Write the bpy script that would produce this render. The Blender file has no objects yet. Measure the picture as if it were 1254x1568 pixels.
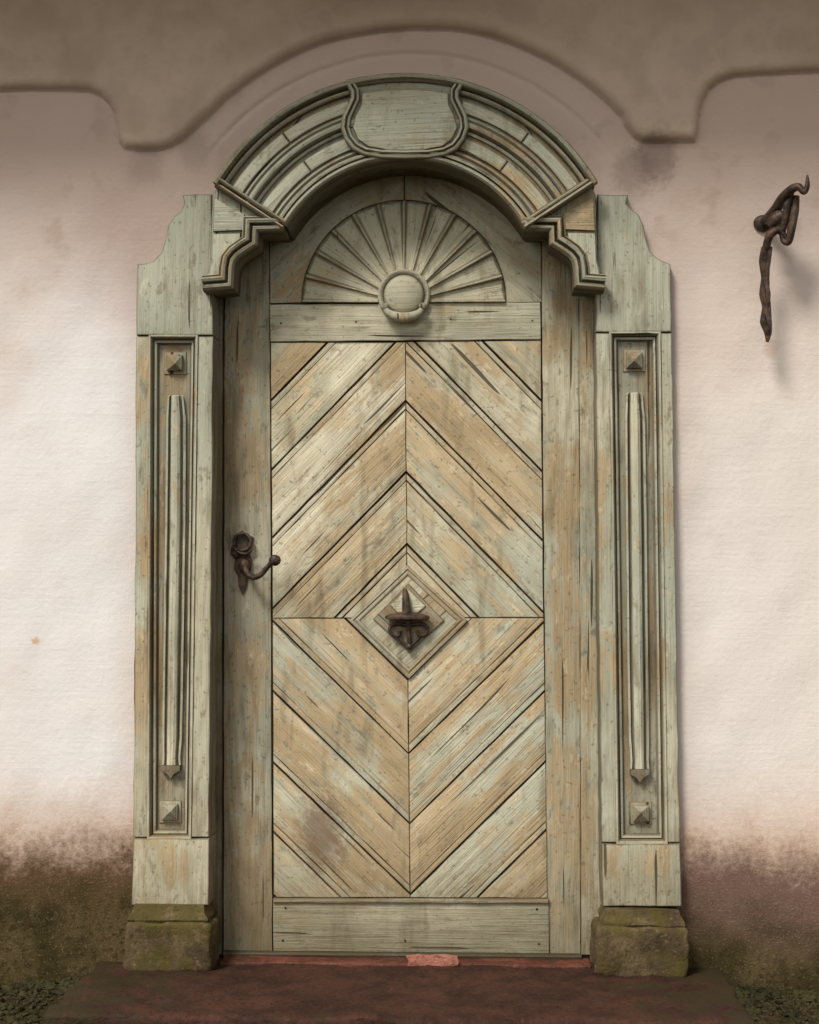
import bpy, bmesh, math, random
import numpy as np
from mathutils import Vector, Matrix, Euler, noise as mnoise
random.seed(7); np.random.seed(7)
S=0.002
sc=bpy.context.scene
# ---------------- camera ----------------
CAMP=Vector((0.27,-5.0,1.27))
ROT=Euler((math.radians(93.0),0,math.radians(3.0)),'XYZ')
RM=ROT.to_matrix()
cam=bpy.data.cameras.new('camera'); co=bpy.data.objects.new('camera',cam); sc.collection.objects.link(co)
co.location=CAMP; co.rotation_euler=ROT
cam.sensor_fit='VERTICAL'; cam.sensor_height=36; cam.lens=2500/1568*36; cam.clip_end=2000
sc.camera=co
def W(u,v,Y=0.0):
    d=RM@Vector(((u-627)/2500,-(v-784)/2500,-1)); t=(Y-CAMP.y)/d.y
    p=CAMP+d*t; return p.x,p.z
def P3(u,v,Y): x,z=W(u,v,Y); return Vector((x,Y,z))

# ---------------- node helpers ----------------
class NT:
    def __init__(s,name):
        s.m=bpy.data.materials.new(name); s.m.use_nodes=True; s.t=s.m.node_tree; s.t.nodes.clear()
        s.out=s.n('ShaderNodeOutputMaterial'); s.b=s.n('ShaderNodeBsdfPrincipled'); s.l(s.b.outputs[0],s.out.inputs[0])
    def n(s,t,**k):
        x=s.t.nodes.new(t)
        for a,b in k.items(): setattr(x,a,b)
        return x
    def l(s,a,b): s.t.links.new(a,b)
    def put(s,sock,v):
        if isinstance(v,bpy.types.NodeSocket): s.l(v,sock)
        else:
            if isinstance(v,(tuple,list)) and len(v)==3 and len(sock.default_value)==4: v=(*v,1)
            sock.default_value=v
    def math(s,op,a,b=0.0,c=None,clamp=False):
        x=s.n('ShaderNodeMath',operation=op); x.use_clamp=clamp
        s.put(x.inputs[0],a); s.put(x.inputs[1],b)
        if c is not None: s.put(x.inputs[2],c)
        return x.outputs[0]
    def vmul(s,v,m):
        x=s.n('ShaderNodeVectorMath',operation='MULTIPLY'); s.put(x.inputs[0],v); s.put(x.inputs[1],m); return x.outputs[0]
    def noise(s,v,scale=1,detail=2,rough=0.5,dist=0):
        x=s.n('ShaderNodeTexNoise'); s.put(x.inputs['Vector'],v); x.inputs['Scale'].default_value=scale
        x.inputs['Detail'].default_value=detail; x.inputs['Roughness'].default_value=rough; x.inputs['Distortion'].default_value=dist
        return x.outputs['Fac']
    def mr(s,v,a,b,c=0.0,d=1.0,smooth=True):
        x=s.n('ShaderNodeMapRange'); x.interpolation_type='SMOOTHSTEP' if smooth else 'LINEAR'
        s.put(x.inputs[0],v); s.put(x.inputs[1],a); s.put(x.inputs[2],b); s.put(x.inputs[3],c); s.put(x.inputs[4],d); return x.outputs[0]
    def mix(s,f,a,b,bt='MIX'):
        x=s.n('ShaderNodeMix',data_type='RGBA'); x.blend_type=bt
        s.put(x.inputs[0],f); s.put(x.inputs[6],a); s.put(x.inputs[7],b); return x.outputs[2]
    def bump(s,h,strength=0.5,dist=0.01,normal=None):
        x=s.n('ShaderNodeBump'); s.put(x.inputs['Height'],h); x.inputs['Strength'].default_value=strength; x.inputs['Distance'].default_value=dist
        if normal is not None: s.l(normal,x.inputs['Normal'])
        return x.outputs[0]
    def pos(s): return s.n('ShaderNodeNewGeometry').outputs['Position']
    def xyz(s,v):
        x=s.n('ShaderNodeSeparateXYZ'); s.l(v,x.inputs[0]); return x.outputs
    def spot(s,pos,u,v,r,nz,amt,asp=1.0):
        sx,sz=W(u,v); c=s.n('ShaderNodeVectorMath',operation='DISTANCE'); s.l(s.vmul(pos,(1,0,asp)),c.inputs[0]); c.inputs[1].default_value=(sx,0,sz*asp)
        d=s.math('ADD',c.outputs['Value'],s.math('MULTIPLY',s.math('SUBTRACT',nz,0.5),r*1.6))
        return s.mr(d,r*0.3,r,amt,0.0)
    def fin(s,col,rough=0.85,normal=None,spec=0.2):
        s.put(s.b.inputs['Base Color'],col); s.put(s.b.inputs['Roughness'],rough); s.b.inputs['Specular IOR Level'].default_value=spec
        if normal is not None: s.l(normal,s.b.inputs['Normal'])
        return s.m

def wood_mat():
    T=NT('weathered_wood')
    g=T.n('ShaderNodeAttribute',attribute_name='gcoord').outputs['Vector']
    paint=T.n('ShaderNodeAttribute',attribute_name='paint').outputs['Fac']
    tone=T.n('ShaderNodeAttribute',attribute_name='tone').outputs['Fac']
    recess_dark=T.n('ShaderNodeAttribute',attribute_name='recess_dark').outputs['Fac']  # darker tone in moulding hollows and on side faces
    pos=T.pos()
    n1=T.noise(T.vmul(g,(0.8,5.0,5.0)),1.0,1,0.4,0.1)
    vo=T.n('ShaderNodeTexVoronoi'); T.l(T.vmul(g,(3.2,9.5,1.0)),vo.inputs['Vector']); vo.inputs['Scale'].default_value=1.0
    gate=T.math('GREATER_THAN',T.xyz(vo.outputs['Color'])[0],0.62)
    kd=vo.outputs['Distance']
    kn_=T.math('MULTIPLY',T.mr(kd,0.0,0.34,1,0),gate)
    n1=T.math('ADD',n1,T.math('MULTIPLY',kn_,0.16))
    rings=T.math('ADD',T.math('MULTIPLY',T.math('SINE',T.math('MULTIPLY',n1,85.0)),0.5),0.5)
    rings=T.math('POWER',rings,1.8)
    fib=T.noise(T.vmul(g,(5.0,190.0,190.0)),1.0,1,0.65)
    med=T.noise(T.vmul(g,(2.4,38.0,38.0)),1.0,3,0.66)
    broad=T.noise(T.vmul(g,(1.6,9.0,9.0)),1.0,2,0.6)
    patch=T.noise(pos,3.0,3,0.65)
    flake=T.noise(T.vmul(g,(14.0,30.0,30.0)),1.0,3,0.72)
    fine=T.noise(pos,85.0,1,0.6)
    crackn=T.noise(T.vmul(g,(2.0,55.0,55.0)),1.0,1,0.5,0.2)
    crack=T.mr(crackn,0.715,0.74)
    woodA=T.mix(T.mr(broad,0.35,0.68),(0.46,0.345,0.19),(0.61,0.485,0.30))
    pcol=T.mix(T.mr(patch,0.38,0.62),(0.44,0.425,0.295),(0.66,0.61,0.44))
    pcol=T.mix(T.mr(T.noise(pos,0.9,1,0.5),0.42,0.60,0,0.7),pcol,(0.42,0.455,0.355))
    e=T.math('ADD',T.math('MULTIPLY',broad,0.8),T.math('MULTIPLY',med,0.40))
    e=T.math('ADD',e,T.math('MULTIPLY',flake,0.70))
    e=T.math('ADD',e,T.math('MULTIPLY',T.math('SUBTRACT',patch,0.5),1.0))
    thr=T.math('SUBTRACT',1.23,T.math('MULTIPLY',paint,0.58))
    mask=T.mr(T.math('SUBTRACT',e,thr),-0.10,0.10)
    col=T.mix(mask,woodA,pcol)
    col=T.mix(T.math('MULTIPLY',rings,T.mr(paint,0,1,0.40,0.14)),col,(0.28,0.19,0.10))
    col=T.mix(T.mr(fib,0.50,0.72,0,0.26),col,(0.25,0.18,0.10))
    col=T.mix(T.mr(med,0.58,0.80,0,0.42),col,(0.18,0.135,0.075))
    col=T.mix(T.mr(flake,0.57,0.70,0,0.58),col,(0.21,0.155,0.09))
    col=T.mix(T.mr(flake,0.41,0.28,0,0.45),col,(0.75,0.68,0.50))
    col=T.mix(T.math('MULTIPLY',crack,0.85),col,(0.05,0.035,0.02))
    col=T.mix(T.math('MULTIPLY',T.mr(kd,0.02,0.075,1,0),T.math('MULTIPLY',gate,0.6)),col,(0.17,0.10,0.05))
    col=T.mix(T.mr(fine,0.64,0.74,0,0.5),col,(0.14,0.105,0.06))
    # sooty grime that has run down and settled in clouds
    gm=T.noise(T.vmul(pos,(16.0,16.0,3.2)),1.0,3,0.65)
    col=T.mix(T.mr(gm,0.53,0.72,0,0.55),col,(0.20,0.16,0.09))
    col=T.mix(T.spot(pos,487,1285,0.10,T.math('ADD',T.math('MULTIPLY',fine,0.35),T.math('MULTIPLY',flake,0.65)),0.75,0.6),col,(0.17,0.11,0.07))
    z=T.xyz(pos)[2]
    zz=T.math('ADD',z,T.math('MULTIPLY',T.math('SUBTRACT',flake,0.5),0.5))
    col=T.mix(T.mr(zz,0.12,0.62,0.62,0.0),col,(0.16,0.13,0.065))
    dd=T.math('MULTIPLY',recess_dark,T.mr(med,0.3,0.6,1.0,0.75))
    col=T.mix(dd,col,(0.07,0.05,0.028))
    v=T.n('ShaderNodeHueSaturation'); T.l(col,v.inputs['Color']); T.put(v.inputs['Value'],tone); v.inputs['Saturation'].default_value=0.95
    h=T.math('ADD',T.math('MULTIPLY',fib,-0.6),T.math('MULTIPLY',med,-1.1)); h=T.math('SUBTRACT',h,T.math('MULTIPLY',crack,1.2)); h=T.math('SUBTRACT',h,T.math('MULTIPLY',flake,0.7))
    return T.fin(v.outputs[0],0.82,T.bump(h,0.85,0.004),0.15)
WOOD=wood_mat()

def wall_mat():
    T=NT('lime_plaster'); pos=T.pos(); x,y,z=T.xyz(pos)
    big=T.noise(pos,1.3,3,0.6); mid=T.noise(pos,6.0,3,0.65); fine=T.noise(pos,60,2,0.7); gr=T.noise(pos,150,2,0.7)
    strokes=T.noise(T.vmul(pos,(5.0,5.0,80.0)),1.0,1,0.6)
    col=T.mix(T.mr(big,0.35,0.7),(0.85,0.825,0.805),(0.83,0.77,0.72))
    col=T.mix(T.mr(x,0.3,1.4,0,0.6),col,(0.79,0.68,0.585))
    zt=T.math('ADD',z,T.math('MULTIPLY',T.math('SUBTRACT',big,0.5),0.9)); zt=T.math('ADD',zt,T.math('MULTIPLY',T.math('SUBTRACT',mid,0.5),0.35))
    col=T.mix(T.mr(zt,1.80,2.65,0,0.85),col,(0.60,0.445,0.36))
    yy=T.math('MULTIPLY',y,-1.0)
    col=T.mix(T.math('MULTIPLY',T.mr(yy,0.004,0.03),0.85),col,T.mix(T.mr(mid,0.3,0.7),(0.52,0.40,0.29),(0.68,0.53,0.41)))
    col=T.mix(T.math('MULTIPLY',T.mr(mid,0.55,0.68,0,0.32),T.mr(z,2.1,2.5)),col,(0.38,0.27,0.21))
    ax=T.math('ABSOLUTE',x); fr_=T.math('ADD',ax,T.math('MULTIPLY',T.math('SUBTRACT',mid,0.5),0.10))
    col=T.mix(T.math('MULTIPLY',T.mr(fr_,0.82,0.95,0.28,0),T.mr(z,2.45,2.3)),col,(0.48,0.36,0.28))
    col=T.mix(T.mr(mid,0.54,0.70,0,0.18),col,(0.62,0.50,0.42))
    for (u,v,r,a) in ((1005,238,0.09,0.6),(225,250,0.07,0.25),(968,266,0.09,0.45),(300,232,0.07,0.25)):
        col=T.mix(T.spot(pos,u,v,r,T.math('ADD',T.math('MULTIPLY',mid,0.6),T.math('MULTIPLY',fine,0.4)),a,0.8),col,(0.23,0.16,0.135))
    col=T.mix(T.spot(pos,190,400,0.22,mid,0.35,0.6),col,(0.47,0.33,0.28))
    col=T.mix(T.spot(pos,55,982,0.02,fine,0.8,1.4),col,(0.66,0.42,0.24))
    col=T.mix(T.spot(pos,1180,535,0.03,mid,0.4,0.7),col,(0.45,0.28,0.16))
    fn=T.math('SUBTRACT',fine,0.5)
    zz=T.math('ADD',z,T.math('MULTIPLY',T.math('SUBTRACT',mid,0.5),0.20)); zz=T.math('ADD',zz,T.math('MULTIPLY',fn,0.13))
    zz=T.math('ADD',zz,T.math('MULTIPLY',T.math('SUBTRACT',big,0.5),0.20))
    col=T.mix(T.mr(zz,0.48,0.78,0.8,0),col,(0.58,0.39,0.27))
    side=T.mr(x,-0.3,0.5)
    damp=T.mix(side,(0.125,0.068,0.035),(0.175,0.105,0.08))
    damp=T.mix(T.mr(gr,0.54,0.70,0,0.35),damp,(0.32,0.24,0.17))
    col=T.mix(T.mr(zz,0.40,0.58,1,0),col,damp)
    low=T.mix(T.mr(mid,0.35,0.65),(0.040,0.032,0.010),(0.095,0.068,0.030))
    low=T.mix(T.mr(fine,0.48,0.66,0,0.65),low,(0.020,0.016,0.005))
    low=T.mix(T.mr(gr,0.57,0.70,0,0.5),low,(0.22,0.17,0.10))
    lowz=T.math('SUBTRACT',zz,T.mr(x,-0.3,0.5,0.08,-0.0))
    col=T.mix(T.mr(lowz,0.20,0.42,0.97,0),col,low)
    h=T.math('ADD',T.math('MULTIPLY',strokes,0.22),T.math('MULTIPLY',fine,0.5)); h=T.math('ADD',h,T.math('MULTIPLY',mid,0.8))
    h=T.math('ADD',h,T.math('MULTIPLY',gr,T.mr(z,0.3,0.70,1.4,0.05)))
    return T.fin(col,0.92,T.bump(h,0.45,0.006),0.1)
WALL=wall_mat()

def stone_mat(name,a,b,moss,mossamt,topmoss=0.6,rough=0.85,edge=None):
    T=NT(name); pos=T.pos(); n=T.noise(pos,7,3,0.65); f=T.noise(pos,70,3,0.7); m=T.noise(pos,11,3,0.6)
    col=T.mix(T.mr(n,0.35,0.65),a,b); col=T.mix(T.mr(f,0.5,0.7,0,0.6),col,tuple(c*0.35 for c in a))
    col=T.mix(T.mr(f,0.42,0.32,0,0.4),col,tuple(min(1,c*1.9) for c in b))
    k=T.math('ADD',m,T.math('MULTIPLY',T.math('SUBTRACT',f,0.5),0.3))
    if edge:
        x=T.xyz(pos)[0]; k=T.math('ADD',k,T.mr(T.math('ABSOLUTE',x),0.45,1.0,-0.05,0.22))
    col=T.mix(T.mr(k,0.62-mossamt*0.3,0.72-mossamt*0.3,0,topmoss),col,moss)
    h=T.math('ADD',n,T.math('MULTIPLY',f,0.6))
    return T.fin(col,rough,T.bump(h,0.9,0.009),0.25)
STONE=stone_mat('mossy_sandstone',(0.065,0.043,0.020),(0.14,0.10,0.048),(0.080,0.064,0.012),0.45,0.7)
STEP=stone_mat('red_sandstone_step',(0.032,0.0125,0.007),(0.066,0.026,0.015),(0.032,0.024,0.008),0.2,0.85,0.75,edge=True)
THR=stone_mat('worn_red_threshold',(0.09,0.028,0.018),(0.16,0.055,0.036),(0.045,0.03,0.014),0.25,0.7,0.6)
PATCH=stone_mat('worn_pink_patch',(0.34,0.13,0.09),(0.42,0.18,0.125),(0.16,0.06,0.035),0.35,0.8,0.6)
GRAV=stone_mat('gravel',(0.032,0.025,0.012),(0.085,0.063,0.034),(0.034,0.029,0.010),0.6)
MOSS=stone_mat('moss',(0.022,0.020,0.006),(0.050,0.043,0.013),(0.02,0.018,0.006),0.2)
def iron_mat():
    T=NT('forged_iron'); pos=T.pos(); n=T.noise(pos,40,3,0.7)
    col=T.mix(T.mr(n,0.4,0.65),(0.040,0.030,0.022),(0.12,0.07,0.045))
    T.b.inputs['Metallic'].default_value=0.4
    return T.fin(col,T.mr(n,0.3,0.7,0.4,0.75),T.bump(n,0.7,0.004),0.4)
IRON=iron_mat()
def ground_mat():
    T=NT('earth_and_gravel'); pos=T.pos(); n=T.noise(pos,4,3,0.6); f=T.noise(pos,60,3,0.7)
    col=T.mix(T.mr(f,0.4,0.65),(0.026,0.020,0.009),(0.085,0.062,0.032))
    col=T.mix(T.mr(n,0.45,0.6,0,0.6),col,(0.036,0.031,0.011))
    return T.fin(col,0.95,T.bump(f,1.0,0.02),0.1)
GROUND=ground_mat()
def plain(name,c,r=0.8):
    T=NT(name); n=T.noise(T.pos(),12,3,0.6); return T.fin(T.mix(n,tuple(k*0.7 for k in c),tuple(min(1,k*1.25) for k in c)),r,T.bump(n,0.4,0.01))
EAVE=plain('added_eaves_timber',(0.22,0.14,0.09)); TILE=plain('roof_tiles',(0.22,0.09,0.05))

# ---------------- mesh helpers ----------------
def empty(name,parent=None):
    o=bpy.data.objects.new(name,None); sc.collection.objects.link(o)
    if parent: o.parent=parent
    return o
def finish(me,name,parent,mat,grain=(0,1),paint=0.5,tone=1.0,gcoord=None,angle=32,recess_dark=None,edge=None):
    n=len(me.vertices); co_=np.empty(n*3); me.vertices.foreach_get('co',co_); co_=co_.reshape(-1,3)
    if mat is WOOD:
        if gcoord is None:
            d=np.array(grain,float); d/=np.linalg.norm(d); p=np.array([-d[1],d[0]])
            r=np.random.rand(3)*20
            g=np.stack([co_[:,0]*d[0]+co_[:,2]*d[1]+r[0],co_[:,0]*p[0]+co_[:,2]*p[1]+r[1],co_[:,1]+r[2]],1)
        else: g=np.array(gcoord,float)+np.random.rand(3)*20
        a=me.attributes.new('gcoord','FLOAT_VECTOR','POINT'); a.data.foreach_set('vector',g.astype(np.float32).ravel())
        a=me.attributes.new('paint','FLOAT','POINT'); a.data.foreach_set('value',np.full(n,paint,np.float32))
        a=me.attributes.new('tone','FLOAT','POINT'); a.data.foreach_set('value',np.full(n,tone,np.float32))
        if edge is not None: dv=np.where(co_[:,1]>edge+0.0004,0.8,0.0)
        elif recess_dark is not None: dv=np.array(recess_dark,float)
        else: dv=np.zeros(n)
        a=me.attributes.new('recess_dark','FLOAT','POINT'); a.data.foreach_set('value',dv.astype(np.float32))
    me.polygons.foreach_set('use_smooth',np.ones(len(me.polygons),bool))
    if angle<79: me.set_sharp_from_angle(angle=math.radians(angle))
    me.materials.append(mat)
    o=bpy.data.objects.new(name,me); sc.collection.objects.link(o)
    if parent: o.parent=parent
    return o
def rt(): return random.uniform(0.9,1.04)
def densify(pts,step=60,amp=0.5):
    out=[]
    for i in range(len(pts)):
        a=pts[i]; b=pts[(i+1)%len(pts)]; L=math.hypot(b[0]-a[0],b[1]-a[1]); k=max(1,int(L/step))
        out.append(a)
        for j in range(1,k):
            t=j/k; nx,ny=-(b[1]-a[1])/L,(b[0]-a[0])/L; w=random.uniform(-amp,amp)
            out.append((a[0]+(b[0]-a[0])*t+nx*w,a[1]+(b[1]-a[1])*t+ny*w))
    return out
def prism(name,pts,yf,yb,parent,mat=WOOD,grain=(0,1),bev=0.002,paint=0.5,tone=None,wob=0.6,yw=None):
    yw=yf if yw is None else yw
    if wob: pts=densify(pts,26,wob)
    w=[W(u,v,yw) for u,v in pts]
    bm=bmesh.new()
    f=[bm.verts.new((x,yf,z)) for x,z in w]; b=[bm.verts.new((x,yb,z)) for x,z in w]; n=len(w)
    ff=bm.faces.new(f); bm.faces.new(b[::-1])
    for i in range(n): bm.faces.new((f[i],b[i],b[(i+1)%n],f[(i+1)%n]))
    bmesh.ops.recalc_face_normals(bm,faces=bm.faces)
    if bev: bmesh.ops.bevel(bm,geom=list(ff.edges),offset=bev,segments=2,profile=0.6,affect='EDGES',clamp_overlap=True)
    bmesh.ops.triangulate(bm,faces=[x for x in bm.faces if len(x.verts)>4],ngon_method='EAR_CLIP')
    me=bpy.data.meshes.new(name); bm.to_mesh(me); bm.free()
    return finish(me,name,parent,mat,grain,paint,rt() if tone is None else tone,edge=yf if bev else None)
def grid_mesh(name,rows,closed_v=False,caps=True):
    bm=bmesh.new(); V=[[bm.verts.new(p) for p in r] for r in rows]; m=len(rows[0])
    for i in range(len(rows)-1):
        for j in range(m if closed_v else m-1):
            j2=(j+1)%m
            try: bm.faces.new((V[i][j],V[i][j2],V[i+1][j2],V[i+1][j]))
            except ValueError: pass
    if caps:
        for r in (V[0],V[-1]):
            try: bm.faces.new(r)
            except ValueError: pass
    bmesh.ops.recalc_face_normals(bm,faces=bm.faces)
    me=bpy.data.meshes.new(name); bm.to_mesh(me); bm.free(); return me
def prof_dark(prof):  # darker where the profile sinks and at its two ends
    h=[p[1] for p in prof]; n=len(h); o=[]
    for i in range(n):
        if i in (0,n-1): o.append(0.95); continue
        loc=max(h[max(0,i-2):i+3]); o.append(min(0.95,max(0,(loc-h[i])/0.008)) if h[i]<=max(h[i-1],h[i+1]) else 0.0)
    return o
def sweep(name,path,prof,Y0,parent,closed=False,paint=0.5,tone=None,mat=WOOD,step=None):
    if step:
        pp=[]
        for i in range(len(path)-(0 if closed else 1)):
            a=path[i]; b=path[(i+1)%len(path)]; L=math.hypot(b[0]-a[0],b[1]-a[1]); k=max(1,int(L/step))
            for j in range(k): pp.append((a[0]+(b[0]-a[0])*j/k,a[1]+(b[1]-a[1])*j/k))
        if not closed: pp.append(path[-1])
        path=pp
    pts=[np.array(W(u,v,Y0)) for u,v in path]; n=len(pts); rows=[];g=[];s=0; pd=prof_dark(prof); dl=[]
    for i in range(n):
        if closed: a,b,c=pts[i-1],pts[i],pts[(i+1)%n]
        else: a,b,c=pts[max(i-1,0)],pts[i],pts[min(i+1,n-1)]
        d1=(b-a) if np.linalg.norm(b-a)>0 else c-b; d2=(c-b) if np.linalg.norm(c-b)>0 else b-a
        d1=d1/np.linalg.norm(d1); d2=d2/np.linalg.norm(d2)
        n1=np.array([-d1[1],d1[0]]); n2=np.array([-d2[1],d2[0]]); m=n1+n2
        q=np.linalg.norm(m); m=n1 if q<1e-3 else m/q; k=1/max(0.45,float(np.dot(m,n1)))
        if i>0: s+=np.linalg.norm(b-a)
        rows.append([Vector((b[0]+m[0]*o*S*k,Y0-h,b[1]+m[1]*o*S*k)) for o,h in prof])
        for o,h in prof: g.append((s,o*S,h))
        dl+=pd
    if closed:
        rows.append([v.copy() for v in rows[0]]); dl+=pd
        for o,h in prof: g.append((s,o*S,h))
    me=grid_mesh(name,rows,caps=not closed)
    return finish(me,name,parent,mat,paint=paint,tone=rt() if tone is None else tone,gcoord=g,recess_dark=dl)
def tube(name,pts,rad,parent,mat=IRON,seg=12,flat=1.0,paint=0.6,tone=1.0):
    P=[Vector(p) for p in pts]
    Q=[];R=[]
    if not hasattr(rad,'__len__'): rad=[rad]*len(P)
    for i in range(len(P)-1):
        p0=P[max(i-1,0)];p1=P[i];p2=P[i+1];p3=P[min(i+2,len(P)-1)]
        for j in range(6):
            t=j/6; Q.append(0.5*((2*p1)+(p2-p0)*t+(2*p0-5*p1+4*p2-p3)*t*t+(3*p1-p0-3*p2+p3)*t**3)); R.append(rad[i]+(rad[i+1]-rad[i])*t)
    Q.append(P[-1]);R.append(rad[-1])
    rows=[];up=Vector((0,1,0.001))
    for i,q in enumerate(Q):
        t=(Q[min(i+1,len(Q)-1)]-Q[max(i-1,0)]).normalized()
        a=up-t*up.dot(t)
        if a.length<1e-3: a=Vector((1,0,0))-t*t.x
        a.normalize(); b=t.cross(a); up=a
        rows.append([q+(a*math.cos(2*math.pi*k/seg)*flat+b*math.sin(2*math.pi*k/seg))*R[i] for k in range(seg)])
    return finish(grid_mesh(name,rows,closed_v=True),name,parent,mat,angle=60,paint=paint,tone=tone)
def ball(name,c,r,parent,mat=IRON,scale=(1,1,1),paint=0.5,tone=1.0):
    bm=bmesh.new(); bmesh.ops.create_uvsphere(bm,u_segments=32,v_segments=18,radius=r)
    for v in bm.verts: v.co=Vector((v.co.x*scale[0],v.co.y*scale[1],v.co.z*scale[2]))+Vector(c)
    me=bpy.data.meshes.new(name); bm.to_mesh(me); bm.free(); return finish(me,name,parent,mat,paint=paint,tone=tone,angle=60)
def box(name,x0,x1,y0,y1,z0,z1,parent,mat,bev=0.0,sub=0,amp=0):
    bm=bmesh.new(); bmesh.ops.create_cube(bm,size=1)
    for v in bm.verts: v.co=Vector((x0+(v.co.x+.5)*(x1-x0),y0+(v.co.y+.5)*(y1-y0),z0+(v.co.z+.5)*(z1-z0)))
    if bev: bmesh.ops.bevel(bm,geom=bm.edges[:],offset=bev,segments=3,profile=0.5,affect='EDGES')
    if sub:
        for it in range(sub):
            L=[e for e in bm.edges if e.calc_length()>0.03]
            if not L: break
            bmesh.ops.subdivide_edges(bm,edges=L,cuts=1,use_grid_fill=True)
        bmesh.ops.triangulate(bm,faces=[f for f in bm.faces if len(f.verts)>4])
        for v in bm.verts: v.co+=mnoise.noise_vector(v.co*9)*amp+mnoise.noise_vector(v.co*35)*amp*0.6
    me=bpy.data.meshes.new(name); bm.to_mesh(me); bm.free(); return finish(me,name,parent,mat,angle=40)
CU,CV=621,458
def arc(R,a0,a1,n=48,cu=CU,cv=CV):
    return [(cu+R*math.cos(math.radians(a0+(a1-a0)*i/n)),cv-R*math.sin(math.radians(a0+(a1-a0)*i/n))) for i in range(n+1)]

# =============== HOUSE WALL ===============
house=empty('plastered_house')
low_px=[(-60,139),(0,138),(60,137),(110,137),(140,139),(158,146),(171,158),(178,174),(181,195),(184,215),(192,226),(215,229),(240,229),(262,223),(282,211),(300,194)]
low_px+= [(CU+412*math.cos(math.radians(a)),CV-412*math.sin(math.radians(a))) for a in range(136,89,-4)]
low_px+= [(CU+(412+ (92-a)*0.42)*math.cos(math.radians(a)),CV-(412+(92-a)*0.42)*math.sin(math.radians(a))) for a in range(88,38,-4)]
low_px+= [(958,192),(970,208),(986,217),(1020,218),(1062,219),(1067,205),(1069,180),(1073,158),(1083,139),(1098,126),(1120,118),(1160,114),(1254,110),(1330,108)]
lw=np.array([W(u,v) for u,v in low_px])
for i in range(1,len(lw)): lw[i,0]=max(lw[i,0],lw[i-1,0]+0.0005)
lw=np.vstack([[-7,lw[0,1]],lw,[7,lw[-1,1]]])
xs=np.unique(np.round(np.concatenate([np.linspace(-6,-1.5,30),np.arange(-1.5,1.9,0.005),np.linspace(1.9,6,25)]),5))
zs=np.unique(np.round(np.concatenate([np.arange(-0.3,2.5,0.016),np.arange(2.5,3.32,0.0045),[3.32,3.4]]),5))
X,Z=np.meshgrid(xs,zs)
D=np.full(X.shape,9.0); mz=Z>2.3
px_,pz_=X[mz],Z[mz]; dd=np.full(px_.shape,9.0)
for i in range(len(lw)-1):
    ax,az=lw[i];bx,bz=lw[i+1];L2=(bx-ax)**2+(bz-az)**2
    t=np.clip(((px_-ax)*(bx-ax)+(pz_-az)*(bz-az))/L2,0,1); dd=np.minimum(dd,np.hypot(px_-ax-t*(bx-ax),pz_-az-t*(bz-az)))
D[mz]=dd
sgn=np.where(Z>np.interp(X,lw[:,0],lw[:,1]),1,-1); SD=D*sgn
def ss(a,b,x): t=np.clip((x-a)/(b-a),0,1); return t*t*(3-2*t)
und=np.zeros_like(X)
for k in range(22):
    f=random.uniform(2,16);a=random.uniform(0,6.28);und+=np.sin((X*math.cos(a)+Z*math.sin(a))*f+random.uniform(0,6.28))*0.007/f
for k in range(16):
    f=random.uniform(20,60);a=random.uniform(0,6.28);und+=np.sin((X*math.cos(a)+Z*math.sin(a))*f+random.uniform(0,6.28))*0.010/f
SDw=SD+0.0012*np.sin(X*13+Z*9)+0.0008*np.sin(X*31-Z*27)
# raised, rounded edge of the upper plaster coat: quarter-round nose then a gentle swell
tq=np.clip((SDw+0.003)/0.030,0,1); nose=np.sqrt(np.clip(1-(1-tq)**2,0,1))
Y=und-0.036*nose-0.010*ss(0.02,0.14,SD)
Y-=0.20*np.clip((Z-2.86)/0.55,0,1)**2.0*ss(-0.02,0.12,SD)
cx_,cz_=W(CU,CV); RR=np.hypot(X-cx_,Z-cz_)
Y+=0.007*np.exp(-((RR-0.772)/0.008)**2)*ss(cz_+0.40,cz_+0.62,Z)*(SD<0)
hx0,_=W(217,900); hx1,_=W(1030,900); _,hz=W(600,416); he0=W(300,400)[0]; he1=W(945,400)[0]; hze=W(600,330)[1]
nx,nz=len(xs),len(zs)
co_=np.stack([X,Y,Z],-1).reshape(-1,3)
I=np.arange(nx*nz).reshape(nz,nx)
q=np.stack([I[:-1,:-1],I[:-1,1:],I[1:,1:],I[1:,:-1]],-1).reshape(-1,4)
cxx=co_[q].mean(1)
inside=((cxx[:,0]>hx0)&(cxx[:,0]<hx1)&(cxx[:,2]<hz))|((cxx[:,0]>he0)&(cxx[:,0]<he1)&(cxx[:,2]<hze))|(np.hypot(cxx[:,0]-cx_,cxx[:,2]-cz_)<0.56)&(cxx[:,2]>=hz)
q=q[~inside]
me=bpy.data.meshes.new('front_wall'); me.vertices.add(len(co_)); me.vertices.foreach_set('co',co_.ravel())
me.loops.add(q.size); me.loops.foreach_set('vertex_index',q.ravel().astype(np.int32)); me.polygons.add(len(q))
me.polygons.foreach_set('loop_start',(np.arange(len(q))*4).astype(np.int32)); me.update(calc_edges=True); me.validate()
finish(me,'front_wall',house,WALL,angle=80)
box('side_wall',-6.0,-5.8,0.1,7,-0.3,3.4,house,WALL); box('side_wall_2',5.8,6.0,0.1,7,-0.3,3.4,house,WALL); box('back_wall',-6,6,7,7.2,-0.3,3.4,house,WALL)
box('added_eaves_soffit',-6.4,6.4,-0.62,0.3,3.405,3.44,house,EAVE)  # overhang out of view, added to darken the top of the wall
box('added_eaves_fascia',-6.4,6.4,-0.66,-0.62,3.38,3.52,house,EAVE)  # front board of the added overhang, also out of view
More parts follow.
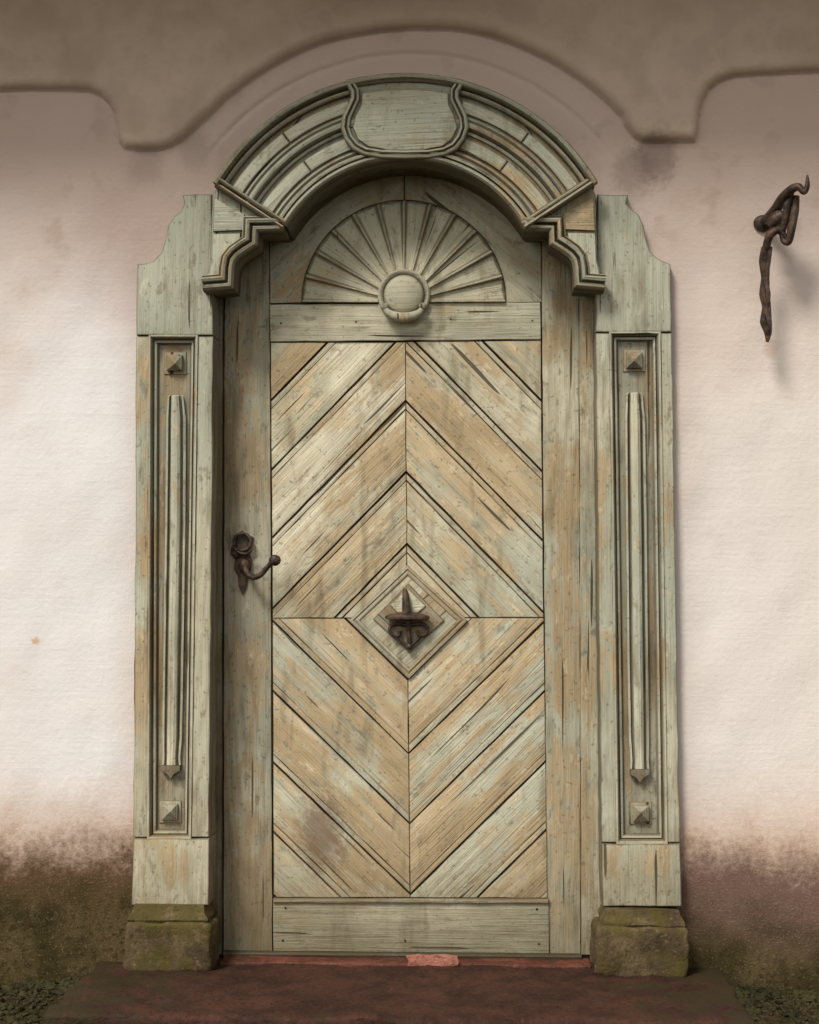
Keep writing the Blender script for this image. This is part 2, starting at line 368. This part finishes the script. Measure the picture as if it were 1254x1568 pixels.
me=grid_mesh('roof',[[Vector((-6.4,-0.72,3.50)),Vector((6.4,-0.72,3.50))],[Vector((-6.4,3.6,7.2)),Vector((6.4,3.6,7.2))],[Vector((-6.4,7.9,3.5)),Vector((6.4,7.9,3.5))]],caps=False)
finish(me,'roof',house,TILE)

# =============== DOOR FRAME ===============
frame=empty('carved_door_frame')
YJ=-0.045; YB=0.13
def jamb(side):
    if side=='L':
        ear=[(210,404),(222,403),(235,399),(247,386),(253,366),(257,345),(266,331),(277,323),(282,311),(279,298),(300,297),(324,297),(326,513),(208.5,513)]
        so=[(208.5,515),(228,515),(226,1282),(204,1282)]; si=[(303,515),(326.5,515),(320,1282),(292,1282)]
        pl=[(204,1284),(320,1284),(320,1322),(319,1386),(201,1386),(203,1330)]
        pan=[(229,514),(302,514),(291.5,1284),(226.5,1284)]
        strip=[(267,604,20),(267,606,24),(268,640,30),(267,800,31),(264,1000,31),(262,1130,30),(261,1160,27),(261,1172,29)]
        studs=[(268,556),(260.5,1243)]
    else:
        ear=[(915,297),(940,298),(962,298),(959,311),(967,320),(978,328),(986,345),(989,365),(996,386),(1010,397),(1027,404),(1028.5,508),(912,508)]
        so=[(1011,510),(1028.5,510),(1041,1290),(1021,1290)]; si=[(912,510),(934,510),(945,1290),(921,1290)]
        pl=[(921,1292),(1041,1292),(1043,1340),(1044,1388),(923,1388),(921,1340)]
        pan=[(934,509),(1010.5,509),(1021,1291),(945,1291)]
        strip=[(972,600,20),(972,602,24),(973,640,30),(975,800,31),(977,1000,31),(979,1130,30),(980,1165,27),(980,1178,29)]
        studs=[(971,552),(981,1245)]
    prism('ear_block',ear,YJ,YB,frame,paint=0.75,bev=0.006,wob=0.9,tone=0.96)
    prism('outer_stile',so,YJ,YB,frame,paint=0.65,bev=0.004,wob=0.9); prism('inner_stile',si,YJ,YB,frame,paint=0.7,bev=0.005,wob=0.8)
    prism('plinth_block',pl,YJ-0.006,YB,frame,paint=0.75,bev=0.005,wob=0.9)
    PD=0.026
    big=[(p[0]+(3 if i in(1,2) else -3),p[1]+(-3 if i<2 else 3)) for i,p in enumerate(pan)]
    prism('panel_ground',big,YJ+PD,YB,frame,paint=0.5,bev=0,tone=0.60,wob=0)
    prof=[(-13,-PD),(-11,-PD+0.002),(-10,-0.014),(-7,-0.011),(-6,-0.018),(-4,-0.004),(-1.5,0.004),(1.0,0.004),(2,-0.02)]
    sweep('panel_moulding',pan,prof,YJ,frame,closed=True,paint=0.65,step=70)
    rows=[];g=[];dl=[]
    pts=[]
    for i in range(len(strip)-1):
        a=strip[i];b=strip[i+1];k=max(1,int((b[1]-a[1])/30))
        for j in range(k): t=j/k; pts.append(tuple(a[m]+(b[m]-a[m])*t for m in range(3)))
    pts.append(strip[-1])
    prof2=[(-1,0.0),(-1,0.012),(-0.80,0.014),(-0.72,0.004),(-0.55,0.006),(-0.45,0.018),(-0.2,0.023),(0.2,0.023),(0.45,0.018),(0.55,0.006),(0.72,0.004),(0.80,0.014),(1,0.012),(1,0)]
    pd=[0.95,0.1,0.1,0.95,0.9,0.05,0,0,0.05,0.9,0.95,0.1,0.1,0.95]
    for n_,(u,v,w) in enumerate(pts):
        x,z=W(u,v,YJ); k=min(1,w/28) if n_>0 else 0.45
        rows.append([Vector((x+o*w*0.5*S,YJ+PD-h*k,z)) for o,h in prof2])
        for o,h in prof2: g.append((z,x+o*w*.5*S,h))
        dl+=pd
    finish(grid_mesh('staff',rows),'staff',frame,WOOD,paint=0.85,tone=1.02,gcoord=g,recess_dark=dl)
    u,v,w=strip[-1]
    prism('staff_foot',[(u-15,v),(u+15,v),(u+15,v+8),(u+5,v+14),(u,v+22),(u-5,v+14),(u-15,v+8)],YJ+0.004,YJ+PD,frame,paint=0.2,tone=0.42)
    for (u,v) in studs:
        s=12; y0=YJ+PD
        prism('stud_plate',[(u-s-5,v-s-5),(u+s+5,v-s-5),(u+s+5,v+s+5),(u-s-5,v+s+5)],y0-0.004,y0,frame,paint=0.4,tone=0.7,wob=0)
        bm=bmesh.new(); c=[P3(u-s,v-s,y0-0.004),P3(u+s,v-s,y0-0.004),P3(u+s,v+s,y0-0.004),P3(u-s,v+s,y0-0.004)]
        lo=[bm.verts.new(p) for p in c]; md=[bm.verts.new(p+Vector((0,-0.012,0))) for p in c]; t=bm.verts.new(P3(u,v,y0-0.035))
        for i in range(4): bm.faces.new((lo[i],lo[(i+1)%4],md[(i+1)%4],md[i])); bm.faces.new((md[i],md[(i+1)%4],t))
        bmesh.ops.recalc_face_normals(bm,faces=bm.faces); me=bpy.data.meshes.new('diamond_stud'); bm.to_mesh(me); bm.free()
        finish(me,'diamond_stud',frame,WOOD,paint=0.6,tone=0.66,angle=10,recess_dark=[0.8]*4+[0.2]*5)
jamb('L'); jamb('R')
YH=-0.085
A0,A1=31,149
def arc2(R0,R1,a,b,n=40): return arc(R0,a,b,n)+arc(R1,b,a,n)
prism('archivolt_left',arc2(338,212,A1,90.05),YH,YB,frame,grain=(0.55,0.8),paint=0.4,wob=0,bev=0.002,tone=0.62)
prism('archivolt_right',arc2(338,212,89.95,A0),YH,YB,frame,grain=(0.55,-0.8),paint=0.4,wob=0,bev=0.002,tone=0.62)
def mould(R,prof,name,paint=0.65,tone=None,a0=A0,a1=A1):
    sweep(name,arc(R,a1,a0,90),prof,YH,frame,paint=paint,tone=tone)
mould(333,[(-11,0),(-11,0.012),(-8,0.018),(-5,0.020),(-3,0.006),(-2.5,0.024),(1,0.038),(6,0.041),(9,0.030),(9.5,0.0)],'outer_moulding',tone=0.92)
mould(281,[(-13,0),(-13,0.008),(-9,0.011),(-8,0.004),(-4,0.024),(0,0.026),(4,0.021),(5,0.006),(9,0.014),(12,0.010),(12,0)],'middle_moulding',tone=0.92)
mould(222,[(-13,-0.06),(-13,0.010),(-11,0.022),(-6,0.031),(-2,0.028),(0,0.010),(1,0.029),(4,0.030),(8,0.020),(9,0.004),(13,0.013),(16,0.010),(16,0)],'inner_moulding',tone=0.92)
for (r0,r1,nm) in ((298,317,'outer_frieze'),(243,263.5,'inner_frieze')):
    for (a,b) in ((147,106),(74,33)):
        mid_=(a+b)/2
        for (a_,b_) in ((a,mid_+0.12),(mid_-0.12,b)):
            prism(nm,arc2(r1,r0,a_,b_,14),YH-0.009,YH,frame,grain=(math.sin(math.radians((a_+b_)/2)),-math.cos(math.radians((a_+b_)/2))),paint=random.uniform(0.72,0.85),wob=0,bev=0.005,tone=random.uniform(1.06,1.14))
def mir(p): return (2*618.5-p[0],p[1]-1)
cor=[(334,285),(437,345),(432,352),(386,350),(385,374),(363,388),(351,403),(349,434),(313,437),(322,400),(325,299),(330,290)]
path=[(436,343),(384,344),(383,370),(370,378),(358,387),(350,397),(347,412),(346,431),(311,434)]
diag=[(334,281),(436,348)]
fr=[(-14,-0.11),(-13,0.010),(-9,0.021),(-5,0.024),(-4,0.006),(-1,0.008),(0,0.028),(4,0.032),(7,0.024),(8,0.004),(11,0.010),(12,0.008),(12,-0.0)]
for sd in 'LR':
    f=(lambda p:p) if sd=='L' else mir
    c=[f(p) for p in cor]
    prism('corbel',c,YH+0.005,YB,frame,grain=(0,1),paint=0.8,wob=0,bev=0.003,tone=0.8)
    pt=[f(p) for p in path]; pr=fr if sd=='L' else [(-o,h) for o,h in fr]
    sweep('corbel_moulding',pt,[(-o,h) for o,h in pr],YH,frame,paint=0.6,tone=0.92)
    d=[f(p) for p in diag]
    sweep('impost_moulding',d,[(-8,0),(-8,0.012),(-6,0.022),(-3,0.030),(-1,0.028),(0,0.012),(1,0.030),(5,0.040),(7,0.034),(8,0)],YH,frame,paint=0.65,tone=0.95)
    prism('corbel_facing',[f(p) for p in [(328,302),(374,328),(374,352),(326,354)]],YH-0.006,YH+0.004,frame,paint=0.75,grain=(1,0),tone=1.0)
    prism('corbel_facing',[f(p) for p in [(326,358),(368,357),(366,374),(350,385),(338,400),(334,424),(318,427),(324,400)]],YH-0.004,YH+0.004,frame,paint=0.8,tone=1.0)
YK=-0.108
kl=[(533,128),(541,140),(541,152),(534,166),(527,180),(524,196),(529,214),(541,229),(556,238),(580,243)]
kr=[(2*620-u,v) for u,v in kl][::-1]
top=[(705,127),(680,122),(650,119),(620,118),(590,119),(560,122)]
prism('keystone',kl+[(620,244)]+kr+top[1:],YK,0.0,frame,grain=(1,0),paint=0.7,wob=0,bev=0.004,tone=0.62)
kp=[(536,126),(545,140),(545,153),(538,168),(532,181),(530,196),(535,211),(545,224),(560,232),(585,236)]
kpath=kp+[(620,237)]+[(2*620-u,v) for u,v in kp][::-1]
sweep('keystone_moulding',kpath,[(-8,-0.02),(-8,0.008),(-6,0.014),(-2.5,0.016),(-1,0.002),(0.5,0.003),(2,0.014),(4.5,0.012),(6,0.003),(6,0)],YK,frame,paint=0.65,tone=0.95)
sweep('keystone_cap',[(533,129),(560,124),(590,120),(620,119),(650,120),(680,124),(708,129)],[(-7,0),(-7,0.006),(-3,0.010),(-1,0.014),(5,0.016),(5,-0.09)],YK,frame,paint=0.4,tone=0.7)
kpan=[(554,142),(553,160),(544,178),(540,195),(548,213),(563,224),(590,229),(620,230),(650,229),(677,224),(692,213),(700,195),(696,178),(687,160),(686,142),(650,137),(620,136),(590,137)]
prism('keystone_panel',kpan,YK-0.008,YK,frame,grain=(1,0.03),paint=0.8,wob=0,bev=0.004,tone=1.05)

for sd,(a,b,ca,cb) in (('L',(190,322,195,319)),('R',(912,1056,921,1048))):
    e=empty('stone_pedestal' if sd=='L' else 'stone_pedestal.001')
    zt=W(0,1410,-0.10)[1]; z0=0.150
    x0=W(a,1440,-0.115)[0]; x1=W(b,1440,-0.115)[0]
    box('block',x0,x1,-0.115,0.12,z0,zt,e,STONE,bev=0.014,sub=5,amp=0.011)
    x0=W(ca,1400,-0.09)[0]; x1=W(cb,1400,-0.09)[0]
    w=[(0.004,zt-0.002),(-0.001,zt+0.006),(0,zt+0.014),(0.008,zt+0.026),(0.013,zt+0.036),(0.016,zt+0.046)]
    rows=[]
    for (i,z) in w:
        a_,b_,c_,d_=Vector((x0+i,0.118,z)),Vector((x0+i,-0.10+i,z)),Vector((x1-i,-0.10+i,z)),Vector((x1-i,0.118,z)); r=[]
        for p,q_ in ((a_,b_),(b_,c_),(c_,d_)):
            for k in range(12): 
                v=p.lerp(q_,k/12); r.append(v+mnoise.noise_vector(v*22)*0.006)
        r.append(d_); rows.append(r)
    finish(grid_mesh('cap',rows,closed_v=True),'cap',e,STONE)

# =============== DOOR ===============
door=empty('wooden_door')
YD=0.102
def dpr(name,pts,yf,grain,paint,tone=None,bev=0.0018,wob=0.5): return prism(name,pts,yf,YD+0.008,door,grain=grain,paint=paint,tone=tone,bev=bev,wob=wob)
prism('door_backing',[(280,1470),(960,1470),(960,420)]+arc(262,8,172,40)+[(280,420)],YD+0.006,YD+0.04,door,tone=0.4,wob=0,bev=0)
dpr('hanging_stile',[(344,300),(411,300),(413,466),(414.5,900),(417,1460),(342,1460)],YD-0.012,(0,1),0.45,0.70)
dpr('closing_stile',[(829,300),(885,300),(888,900),(889,1462),(842,1462),(838,1375),(834,1000),(829.5,463)],YD-0.012,(0,1),0.55,0.88)
dpr('closing_stile_edge',[(885.8,300),(935,300),(935,1462),(889.8,1462)],YD-0.0122,(0,1),0.55,0.84)
dpr('rebate_lining',[(300,300),(341,300),(339,1462),(300,1462)],YD-0.03,(0,1),0.35,0.42)
dpr('transom_rail',[(413,466.5),(827,462.5),(828,519.5),(414,523)],YD-0.020,(1,0),0.85,0.98)
dpr('bottom_rail',[(418,1375.5),(840,1376),(841,1461),(418.5,1459)],YD-0.018,(1,0.0),0.75,0.9)
dpr('lower_lipping',[(418,1376),(840,1376.5),(840,1383),(418,1382)],YD-0.026,(1,0),0.5,0.8)
sweep('weather_bar',[(343,1459),(890,1464)],[(-5,-0.0),(-5,0.012),(0,0.016),(4,0.006),(4,0)],YD-0.02,door,paint=0.4,tone=0.35)
FU,FV=618.5,463
fanL=arc(157,90,180,24,FU,FV); fanR=arc(157,0,90,24,FU,FV)
dpr('tympanum_board',[(413.5,464.5),(413,330),(440,300)]+arc(250,130,91,16)+[(618.5,215)]+fanL,YD-0.006,(0.7,0.6),0.65,0.95,wob=0)
dpr('tympanum_board',[(620,306)]+[(620,215)]+arc(250,89,50,16)+[(800,300),(828,330),(829,462.5)]+fanR[:-1],YD-0.006,(0.7,-0.6),0.65,0.95,wob=0)
nS=12; na=10; nr=14; rows=[];g=[];dl=[]
R0,R1=40,157
for i in range(nS*na+1):
    th=math.pi*(1-i/(nS*na)); t=(i%na)/na
    r=[]
    ridge=min(t,1-t)*2
    flute=ridge**0.55 if ridge>0 else 0
    for j in range(nr+1):
        q=j/nr
        rad=R0+(R1-2-4*math.sin(math.pi*t)-R0)*q
        dep=0.004+0.018*q
        bulge=0.011*math.sin(math.pi*min(1,max(0,(t-0.12)/0.76)))
        h=0.026-(dep*flute)+bulge*q*flute
        x,z=W(FU+rad*math.cos(th),FV-rad*math.sin(th),YD-0.02)
        r.append(Vector((x,YD-h,z))); g.append((rad*S,i*0.006,0)); dl.append(0.85*(0.0<t<=0.15 or t>=0.85)*min(1,q*3))
    x,z=W(FU+(R1)*math.cos(th),FV-(R1)*math.sin(th),YD-0.006); r.append(Vector((x,YD,z))); g.append((R1*S,i*.006,0)); dl.append(0.95)
    rows.append(r)
finish(grid_mesh('sunburst',rows,caps=False),'sunburst',door,WOOD,paint=0.85,tone=1.05,gcoord=g,angle=28,recess_dark=dl)
for i in range(nS+1):
    th=math.pi*(1-i/nS); a=P3(FU+42*math.cos(th),FV-42*math.sin(th)-(1 if i in(0,nS) else 0),YD-0.028); b=P3(FU+155*math.cos(th),FV-155*math.sin(th)-(2 if i in (0,nS) else 0),YD-0.027)
    tube('sunburst_rib',[a,(a+b)/2,b],[0.0022,0.003,0.0038],door,mat=WOOD,seg=8,tone=0.9)
bc=P3(618.5,452,YD-0.03)
prof=[(0,0.026),(0.02,0.025),(0.04,0.021),(0.055,0.015),(0.062,0.008),(0.064,0.000),(0.071,0.007),(0.077,0.009),(0.082,0.005),(0.083,-0.012)]
rows=[];dl=[];g=[]
for k in range(49):
    a=2*math.pi*k/48; rows.append([Vector((bc.x+r*math.cos(a),bc.y-h,bc.z+r*math.sin(a))) for r,h in prof]); dl+=[0,0,0,0,0.4,0.95,0.3,0,0.3,0.9]
    g+=[(r*math.cos(a)*.4,r*math.sin(a)*.4,h*.25) for r,h in prof]
finish(grid_mesh('boss',rows,caps=False),'boss',door,WOOD,paint=0.85,tone=0.9,angle=40,recess_dark=dl,gcoord=g)
lip=[P3(588,468,YD-0.048),P3(594,478,YD-0.054),P3(606,484,YD-0.058),P3(618,486,YD-0.06),P3(631,484,YD-0.058),P3(643,478,YD-0.054),P3(648,468,YD-0.048)]
tube('boss_lip',lip,[0.007,0.011,0.014,0.0155,0.014,0.011,0.007],door,mat=WOOD,seg=14,paint=0.8,tone=0.85)
for u in (589,647): ball('boss_volute',P3(u,469,YD-0.055),0.0115,door,WOOD,(1,0.7,1),0.7,0.75)
def clip(poly,f):
    out=[]
    for i in range(len(poly)):
        a=poly[i];b=poly[(i+1)%len(poly)];fa=f(a);fb=f(b)
        if fa>=0: out.append(a)
        if (fa>=0)!=(fb>=0):
            t=fa/(fa-fb); out.append((a[0]+(b[0]-a[0])*t,a[1]+(b[1]-a[1])*t))
    return out
def area(p): return abs(sum(p[i][0]*p[(i+1)%len(p)][1]-p[(i+1)%len(p)][0]*p[i][1] for i in range(len(p))))/2
def dedupe(p):
    o=[]
    for a in p:
        if not o or math.hypot(a[0]-o[-1][0],a[1]-o[-1][1])>0.6: o.append(a)
    if len(o)>1 and math.hypot(o[0][0]-o[-1][0],o[0][1]-o[-1][1])<0.6: o.pop()
    return o
quads=[('UL',[(414.5,524.5),(620.4,524),(623.0,945.7),(417.5,946)],621),('UR',[(621.0,523.5),(828,521),(832,945),(623.6,945.7)],622.5),
       ('LL',[(417.5,947.0),(623.3,946.6),(627.6,1374),(419,1374)],625),('LR',[(624.0,946.6),(832.5,946.3),(838,1375),(628.3,1374)],627)]
up=[295,401,508,613,722,832,958]; lo=[935,1042,1155,1262,1371,1477,1585]
for nm,Q,cx in quads:
    L=nm[1]=='L'; U=nm[0]=='U'; k=1.03 if U else 0.985
    def val(p): 
        d=abs(cx-p[0]); return p[1]-k*d if U else p[1]+k*d
    lst=up if U else lo
    for i in range(len(lst)-1):
        a,b=lst[i],lst[i+1]; gdir=(-1,-k) if L else (1,-k)
        if not U: gdir=(gdir[0],-gdir[1])
        if U: parts=[(a+1.8,a+13,YD-0.0155,'bead'),(a+13.5,b-1.8,YD-0.0145+random.uniform(-.0015,.0015),'board')]
        else: parts=[(a+1.8,b-13.5,YD-0.0145+random.uniform(-.0015,.0015),'board'),(b-13,b-1.8,YD-0.0155,'bead')]
        pt=random.uniform(0.36,0.66); tn=random.uniform(1.02,1.14)
        for (s0,s1,yy,kind) in parts:
            p=clip(Q,lambda p:val(p)-s0)
            if len(p)<3: continue
            p=clip(p,lambda p:s1-val(p)); p=dedupe(p)
            if len(p)<3 or area(p)<25: continue
            dpr('chevron_'+kind,p,yy,gdir,pt,tn*(0.93 if kind=='bead' else 1),bev=0.0022)
loz=[(624,868),(713,950),(626,1036),(537,950)]
dpr('lozenge_board',loz,YD-0.020,(1,0.9),0.5,0.9,bev=0.003)
sweep('lozenge_moulding',loz,[(-10,0),(-9,0.003),(-6,0.005),(-3,0.001),(-2,0.005),(2,0.003),(2,-0.02)],YD-0.020,door,closed=True,paint=0.4,tone=0.88)
dpr('lozenge_centre',[(625,893),(680,950),(627,1000),(571,948)],YD-0.027,(1,-0.9),0.3,0.6,bev=0.004)
dpr('lozenge_tip',[(624,901),(652,928),(640,938),(608,938),(597,926)],YD-0.032,(1,0.1),0.9,1.1,bev=0.003)
for (u,v) in ((545,493),(690,489),(430,495),(815,491),(433,1440),(825,1445),(620,1440),(437,1390),(822,1392)):
    ball('nail_head',P3(u,v,YD-0.0195),0.0035,door,IRON,(1,0.5,1))

kn=empty('iron_door_knocker')
YP=YD-0.028
bm_rows=[]
c=P3(624,943,YP)
for k in range(33):
    a=math.pi*2*k/32
    bm_rows.append([c+Vector((0.070*s*math.cos(a),-0.020-0.030*s*math.sin(a),h)) for s,h in ((0.0,0.012),(0.35,0.011),(0.7,0.006),(0.95,0.001),(1.0,-0.003),(0.96,-0.010),(0.6,-0.013),(0,-0.014))])
finish(grid_mesh('dished_knob',bm_rows,caps=False),'dished_knob',kn,IRON,angle=50)
tube('upright',[P3(623,940,YP-0.022),P3(622,925,YP-0.022),P3(621,912,YP-0.018),P3(620,902,YP-0.008)],[0.015,0.013,0.010,0.006],kn,flat=0.7)
tube('scroll_left',[P3(624,958,YP-.008),P3(608,955,YP-.010),P3(597,961,YP-.010),P3(600,972,YP-.010),P3(610,974,YP-.010),P3(613,966,YP-.010)],[0.006,0.006,0.0055,0.005,0.005,0.005],kn,seg=8)
tube('scroll_right',[P3(627,958,YP-.008),P3(643,955,YP-.010),P3(654,960,YP-.010),P3(652,971,YP-.010),P3(642,973,YP-.010),P3(638,966,YP-.010)],[0.006,0.006,0.0055,0.005,0.005,0.005],kn,seg=8)
tube('lower_left',[P3(608,974,YP-.007),P3(616,982,YP-.008),P3(626,990,YP-.008)],[0.005,0.005,0.005],kn,seg=8)
tube('lower_right',[P3(645,973,YP-.007),P3(637,982,YP-.008),P3(628,990,YP-.008)],[0.005,0.005,0.005],kn,seg=8)
tube('stem',[P3(625,950,YP-.014),P3(626,968,YP-.012),P3(627,984,YP-.010)],[0.010,0.007,0.008],kn,seg=10)
ball('drop',P3(627,990,YP-0.010),0.011,kn)
hd=empty('iron_door_handle'); YL=YD-0.014
prism('escutcheon',[(371,812),(379,820),(388,822),(386,834),(381,846),(386,858),(384,872),(379,884),(377,898),(371,911),(365,898),(364,882),(358,870),(360,856),(352,848),(354,836),(362,830),(358,820)],YL-0.006,YL,hd,mat=IRON,bev=0.002,wob=0)
tube('ring',[P3(371+13*math.cos(a),830-13*math.sin(a),YL-0.018) for a in [math.radians(x) for x in range(200,-140,-25)]],[0.0045+0.0002*i for i in range(14)],hd,seg=10)
ball('pivot',P3(374,866,YL-0.014),0.019,hd,scale=(1,0.9,1.1))
tube('lever',[P3(375,866,YL-0.022),P3(379,878,YL-0.045),P3(388,884,YL-0.062),P3(399,880,YL-0.07),P3(409,869,YL-0.074),P3(418,859,YL-0.076)],[0.008,0.0085,0.0095,0.009,0.008,0.0075],hd,seg=12)
ball('lever_knob',P3(421,858,YL-0.077),0.0175,hd,scale=(1.05,0.8,1))
ball('keyhole_boss',P3(362,848,YL-0.01),0.013,hd,scale=(1,0.6,1.2))
tube('latch_thumb',[P3(358,838,YL-0.01),P3(366,846,YL-0.02),P3(378,848,YL-0.03),P3(386,842,YL-0.036)],[0.006,0.006,0.005,0.004],hd,seg=8)

# =============== IRON HOOK ===============
hk=empty('iron_wall_hook')
ball('wall_boss',P3(1168,342,-0.012),0.026,hk,scale=(1.1,0.6,1))
tube('arm',[P3(1168,342,0.01),P3(1176,335,-0.05),P3(1188,321,-0.10),P3(1197,306,-0.14),P3(1210,292,-0.17),P3(1222,286,-0.19),P3(1231,294,-0.20),P3(1236,284,-0.205),P3(1236,268,-0.205)],[0.015,0.017,0.017,0.016,0.014,0.012,0.009,0.008,0.003],hk,seg=7)
tube('collar',[P3(1181,347,-0.10),P3(1189,336,-0.11),P3(1200,330,-0.12)],[0.020,0.026,0.020],hk,seg=7)
Yh=-0.13
tube('hanging_link',[P3(1212,292,Yh-.02),P3(1206,312,Yh-.02),P3(1202,338,Yh-.01),P3(1198,356,Yh),P3(1200,369,Yh),P3(1208,370,Yh-.01),P3(1212,350,Yh-.02),P3(1217,322,Yh-.02),P3(1219,300,Yh-.02)],[0.010,0.012,0.012,0.010,0.009,0.010,0.013,0.013,0.010],hk,seg=7)
tube('shutter_bar_top',[P3(1205,366,Yh),P3(1192,353,Yh),P3(1179,360,Yh),P3(1173,380,Yh+.02)],[0.008,0.012,0.013,0.012],hk,seg=7)
tube('forged_bar',[P3(1173,378,Yh+.02),P3(1171,400,Yh+.03),P3(1172,425,Yh+.03),P3(1171,450,Yh+.03),P3(1174,470,Yh+.03),P3(1173,492,Yh+.03),P3(1176,508,Yh+.03),P3(1175,524,Yh+.03)],[0.014,0.018,0.013,0.017,0.014,0.019,0.013,0.004],hk,seg=5,flat=0.7)
tube('second_strand',[P3(1179,378,Yh+.02),P3(1176,402,Yh+.02),P3(1172,428,Yh+.025),P3(1176,452,Yh+.02),P3(1172,474,Yh+.025),P3(1178,496,Yh+.02),P3(1175,512,Yh+.03)],[0.009]*7,hk,seg=5)

# =============== STEP, THRESHOLD ===============
stp=empty('stone_step')
zt=0.158
xl=W(150,1475,0)[0]; xr=W(1108,1480,0)[0]
box('slab',xl,xr,-0.62,0.14,-0.1,zt,stp,STEP,bev=0.018,sub=6,amp=0.011)
box('threshold',W(338,1460,0)[0],W(905,1460,0)[0],-0.015,0.10,zt-0.02,zt+0.008,stp,THR,bev=0.004,sub=4,amp=0.003)
prism('worn_patch',[(622,1465),(640,1463),(660,1464),(680,1463),(700,1466),(703,1474),(700,1479),(676,1480),(655,1478),(640,1481),(624,1479),(626,1472)],-0.021,0.0,stp,mat=PATCH,bev=0.001,wob=0)
# =============== GROUND ===============
gx=np.unique(np.concatenate([[-300,-100,-40,-15,-8,-5],np.arange(-2.4,2.6,0.04),[5,8,15,40,100,300]]))
gy=np.unique(np.concatenate([[-300,-100,-40,-15,-8,-5,-3],np.arange(-2,0.3,0.04),[0.3,8,15,40,100,300]]))
GX,GY=np.meshgrid(gx,gy)
def gz(x,y): return 0.10*np.exp(-(np.abs(np.minimum(y,0))/0.30)**1.5)*(np.abs(x)<5.5)*(np.asarray(y)<0.4)+0.012*np.sin(x*9+y*3)*np.sin(y*11-x*4)*(np.abs(x)<3)*(np.asarray(y)<0.4)
GZ=gz(GX,GY)
rows=[[Vector((GX[i,j],GY[i,j],GZ[i,j])) for j in range(len(gx))] for i in range(len(gy))]
finish(grid_mesh('ground',rows,caps=False),'ground',None,GROUND)
bm=bmesh.new(); bmesh.ops.create_icosphere(bm,subdivisions=1,radius=1); ICOV=np.array([v.co[:] for v in bm.verts]); ICOF=np.array([[v.index for v in f.verts] for f in bm.faces]); bm.free()
def scatter(name,n,mat,fn,size,flat=0.6):
    vs=[];fs=[]
    for i in range(n):
        x,y=fn(); s=random.uniform(*size); z=float(gz(np.array(x),np.array(y)))+s*0.15
        R=np.array(Euler((random.uniform(-.5,.5),random.uniform(-.5,.5),random.uniform(0,6.3))).to_matrix())
        v=(ICOV+np.random.uniform(-.18,.18,ICOV.shape))*np.array([s*random.uniform(.7,1.4),s*random.uniform(.6,1),s*flat*random.uniform(.6,1.2)])
        vs.append(v@R.T+np.array([x,y,z])); fs.append(ICOF+i*len(ICOV))
    me=bpy.data.meshes.new(name); me.from_pydata(np.vstack(vs).tolist(),[],np.vstack(fs).tolist()); me.update(); finish(me,name,None,mat,angle=50)
def side():
    while True:
        x=random.uniform(-1.6,1.9); y=-abs(random.uniform(0,1.0))
        if x<xl-0.01 or x>xr+0.01 or y<-0.64: return x,y
scatter('gravel',3000,GRAV,side,(0.003,0.010))
def mossf():
    r=random.random()
    if r<0.35:
        s=random.choice((-1,1)); x=(xl-abs(random.gauss(0,0.03)) if s<0 else xr+abs(random.gauss(0,0.03))); return x,random.uniform(-0.62,-0.0)
    x=random.uniform(-1.6,1.9)
    while xl<x<xr: x=random.uniform(-1.6,1.9)
    return x,(-abs(random.gauss(0,0.05)) if r<0.6 else -random.uniform(0,0.7))
scatter('moss',4200,MOSS,mossf,(0.005,0.017),0.7)

# =============== LIGHT ===============
E=math.radians(50); AZ=math.radians(32)
sd=Vector((-math.sin(AZ)*math.cos(E),-math.cos(AZ)*math.cos(E),math.sin(E)))
L=bpy.data.lights.new('sun','SUN'); L.energy=2.9; L.angle=math.radians(16); L.color=(1,0.95,0.885)
lo_=bpy.data.objects.new('sun',L); sc.collection.objects.link(lo_); lo_.rotation_euler=sd.to_track_quat('Z','Y').to_euler()
w=bpy.data.worlds.new('World'); sc.world=w; w.use_nodes=True; nt=w.node_tree; bg=nt.nodes['Background']
sk=nt.nodes.new('ShaderNodeTexSky'); sk.sky_type='NISHITA'; sk.sun_disc=False; sk.sun_elevation=E; sk.sun_rotation=math.atan2(sd.x,sd.y)%(2*math.pi)
hs=nt.nodes.new('ShaderNodeHueSaturation'); hs.inputs['Saturation'].default_value=0.2
mx=nt.nodes.new('ShaderNodeMix'); mx.data_type='RGBA'; mx.blend_type='MULTIPLY'; mx.inputs[0].default_value=1; mx.inputs[7].default_value=(1,0.95,0.87,1)
nt.links.new(sk.outputs[0],hs.inputs['Color']); nt.links.new(hs.outputs[0],mx.inputs[6]); nt.links.new(mx.outputs[2],bg.inputs[0]); bg.inputs[1].default_value=0.15
sc.view_settings.view_transform='Standard'; sc.view_settings.look='None'; sc.view_settings.exposure=0
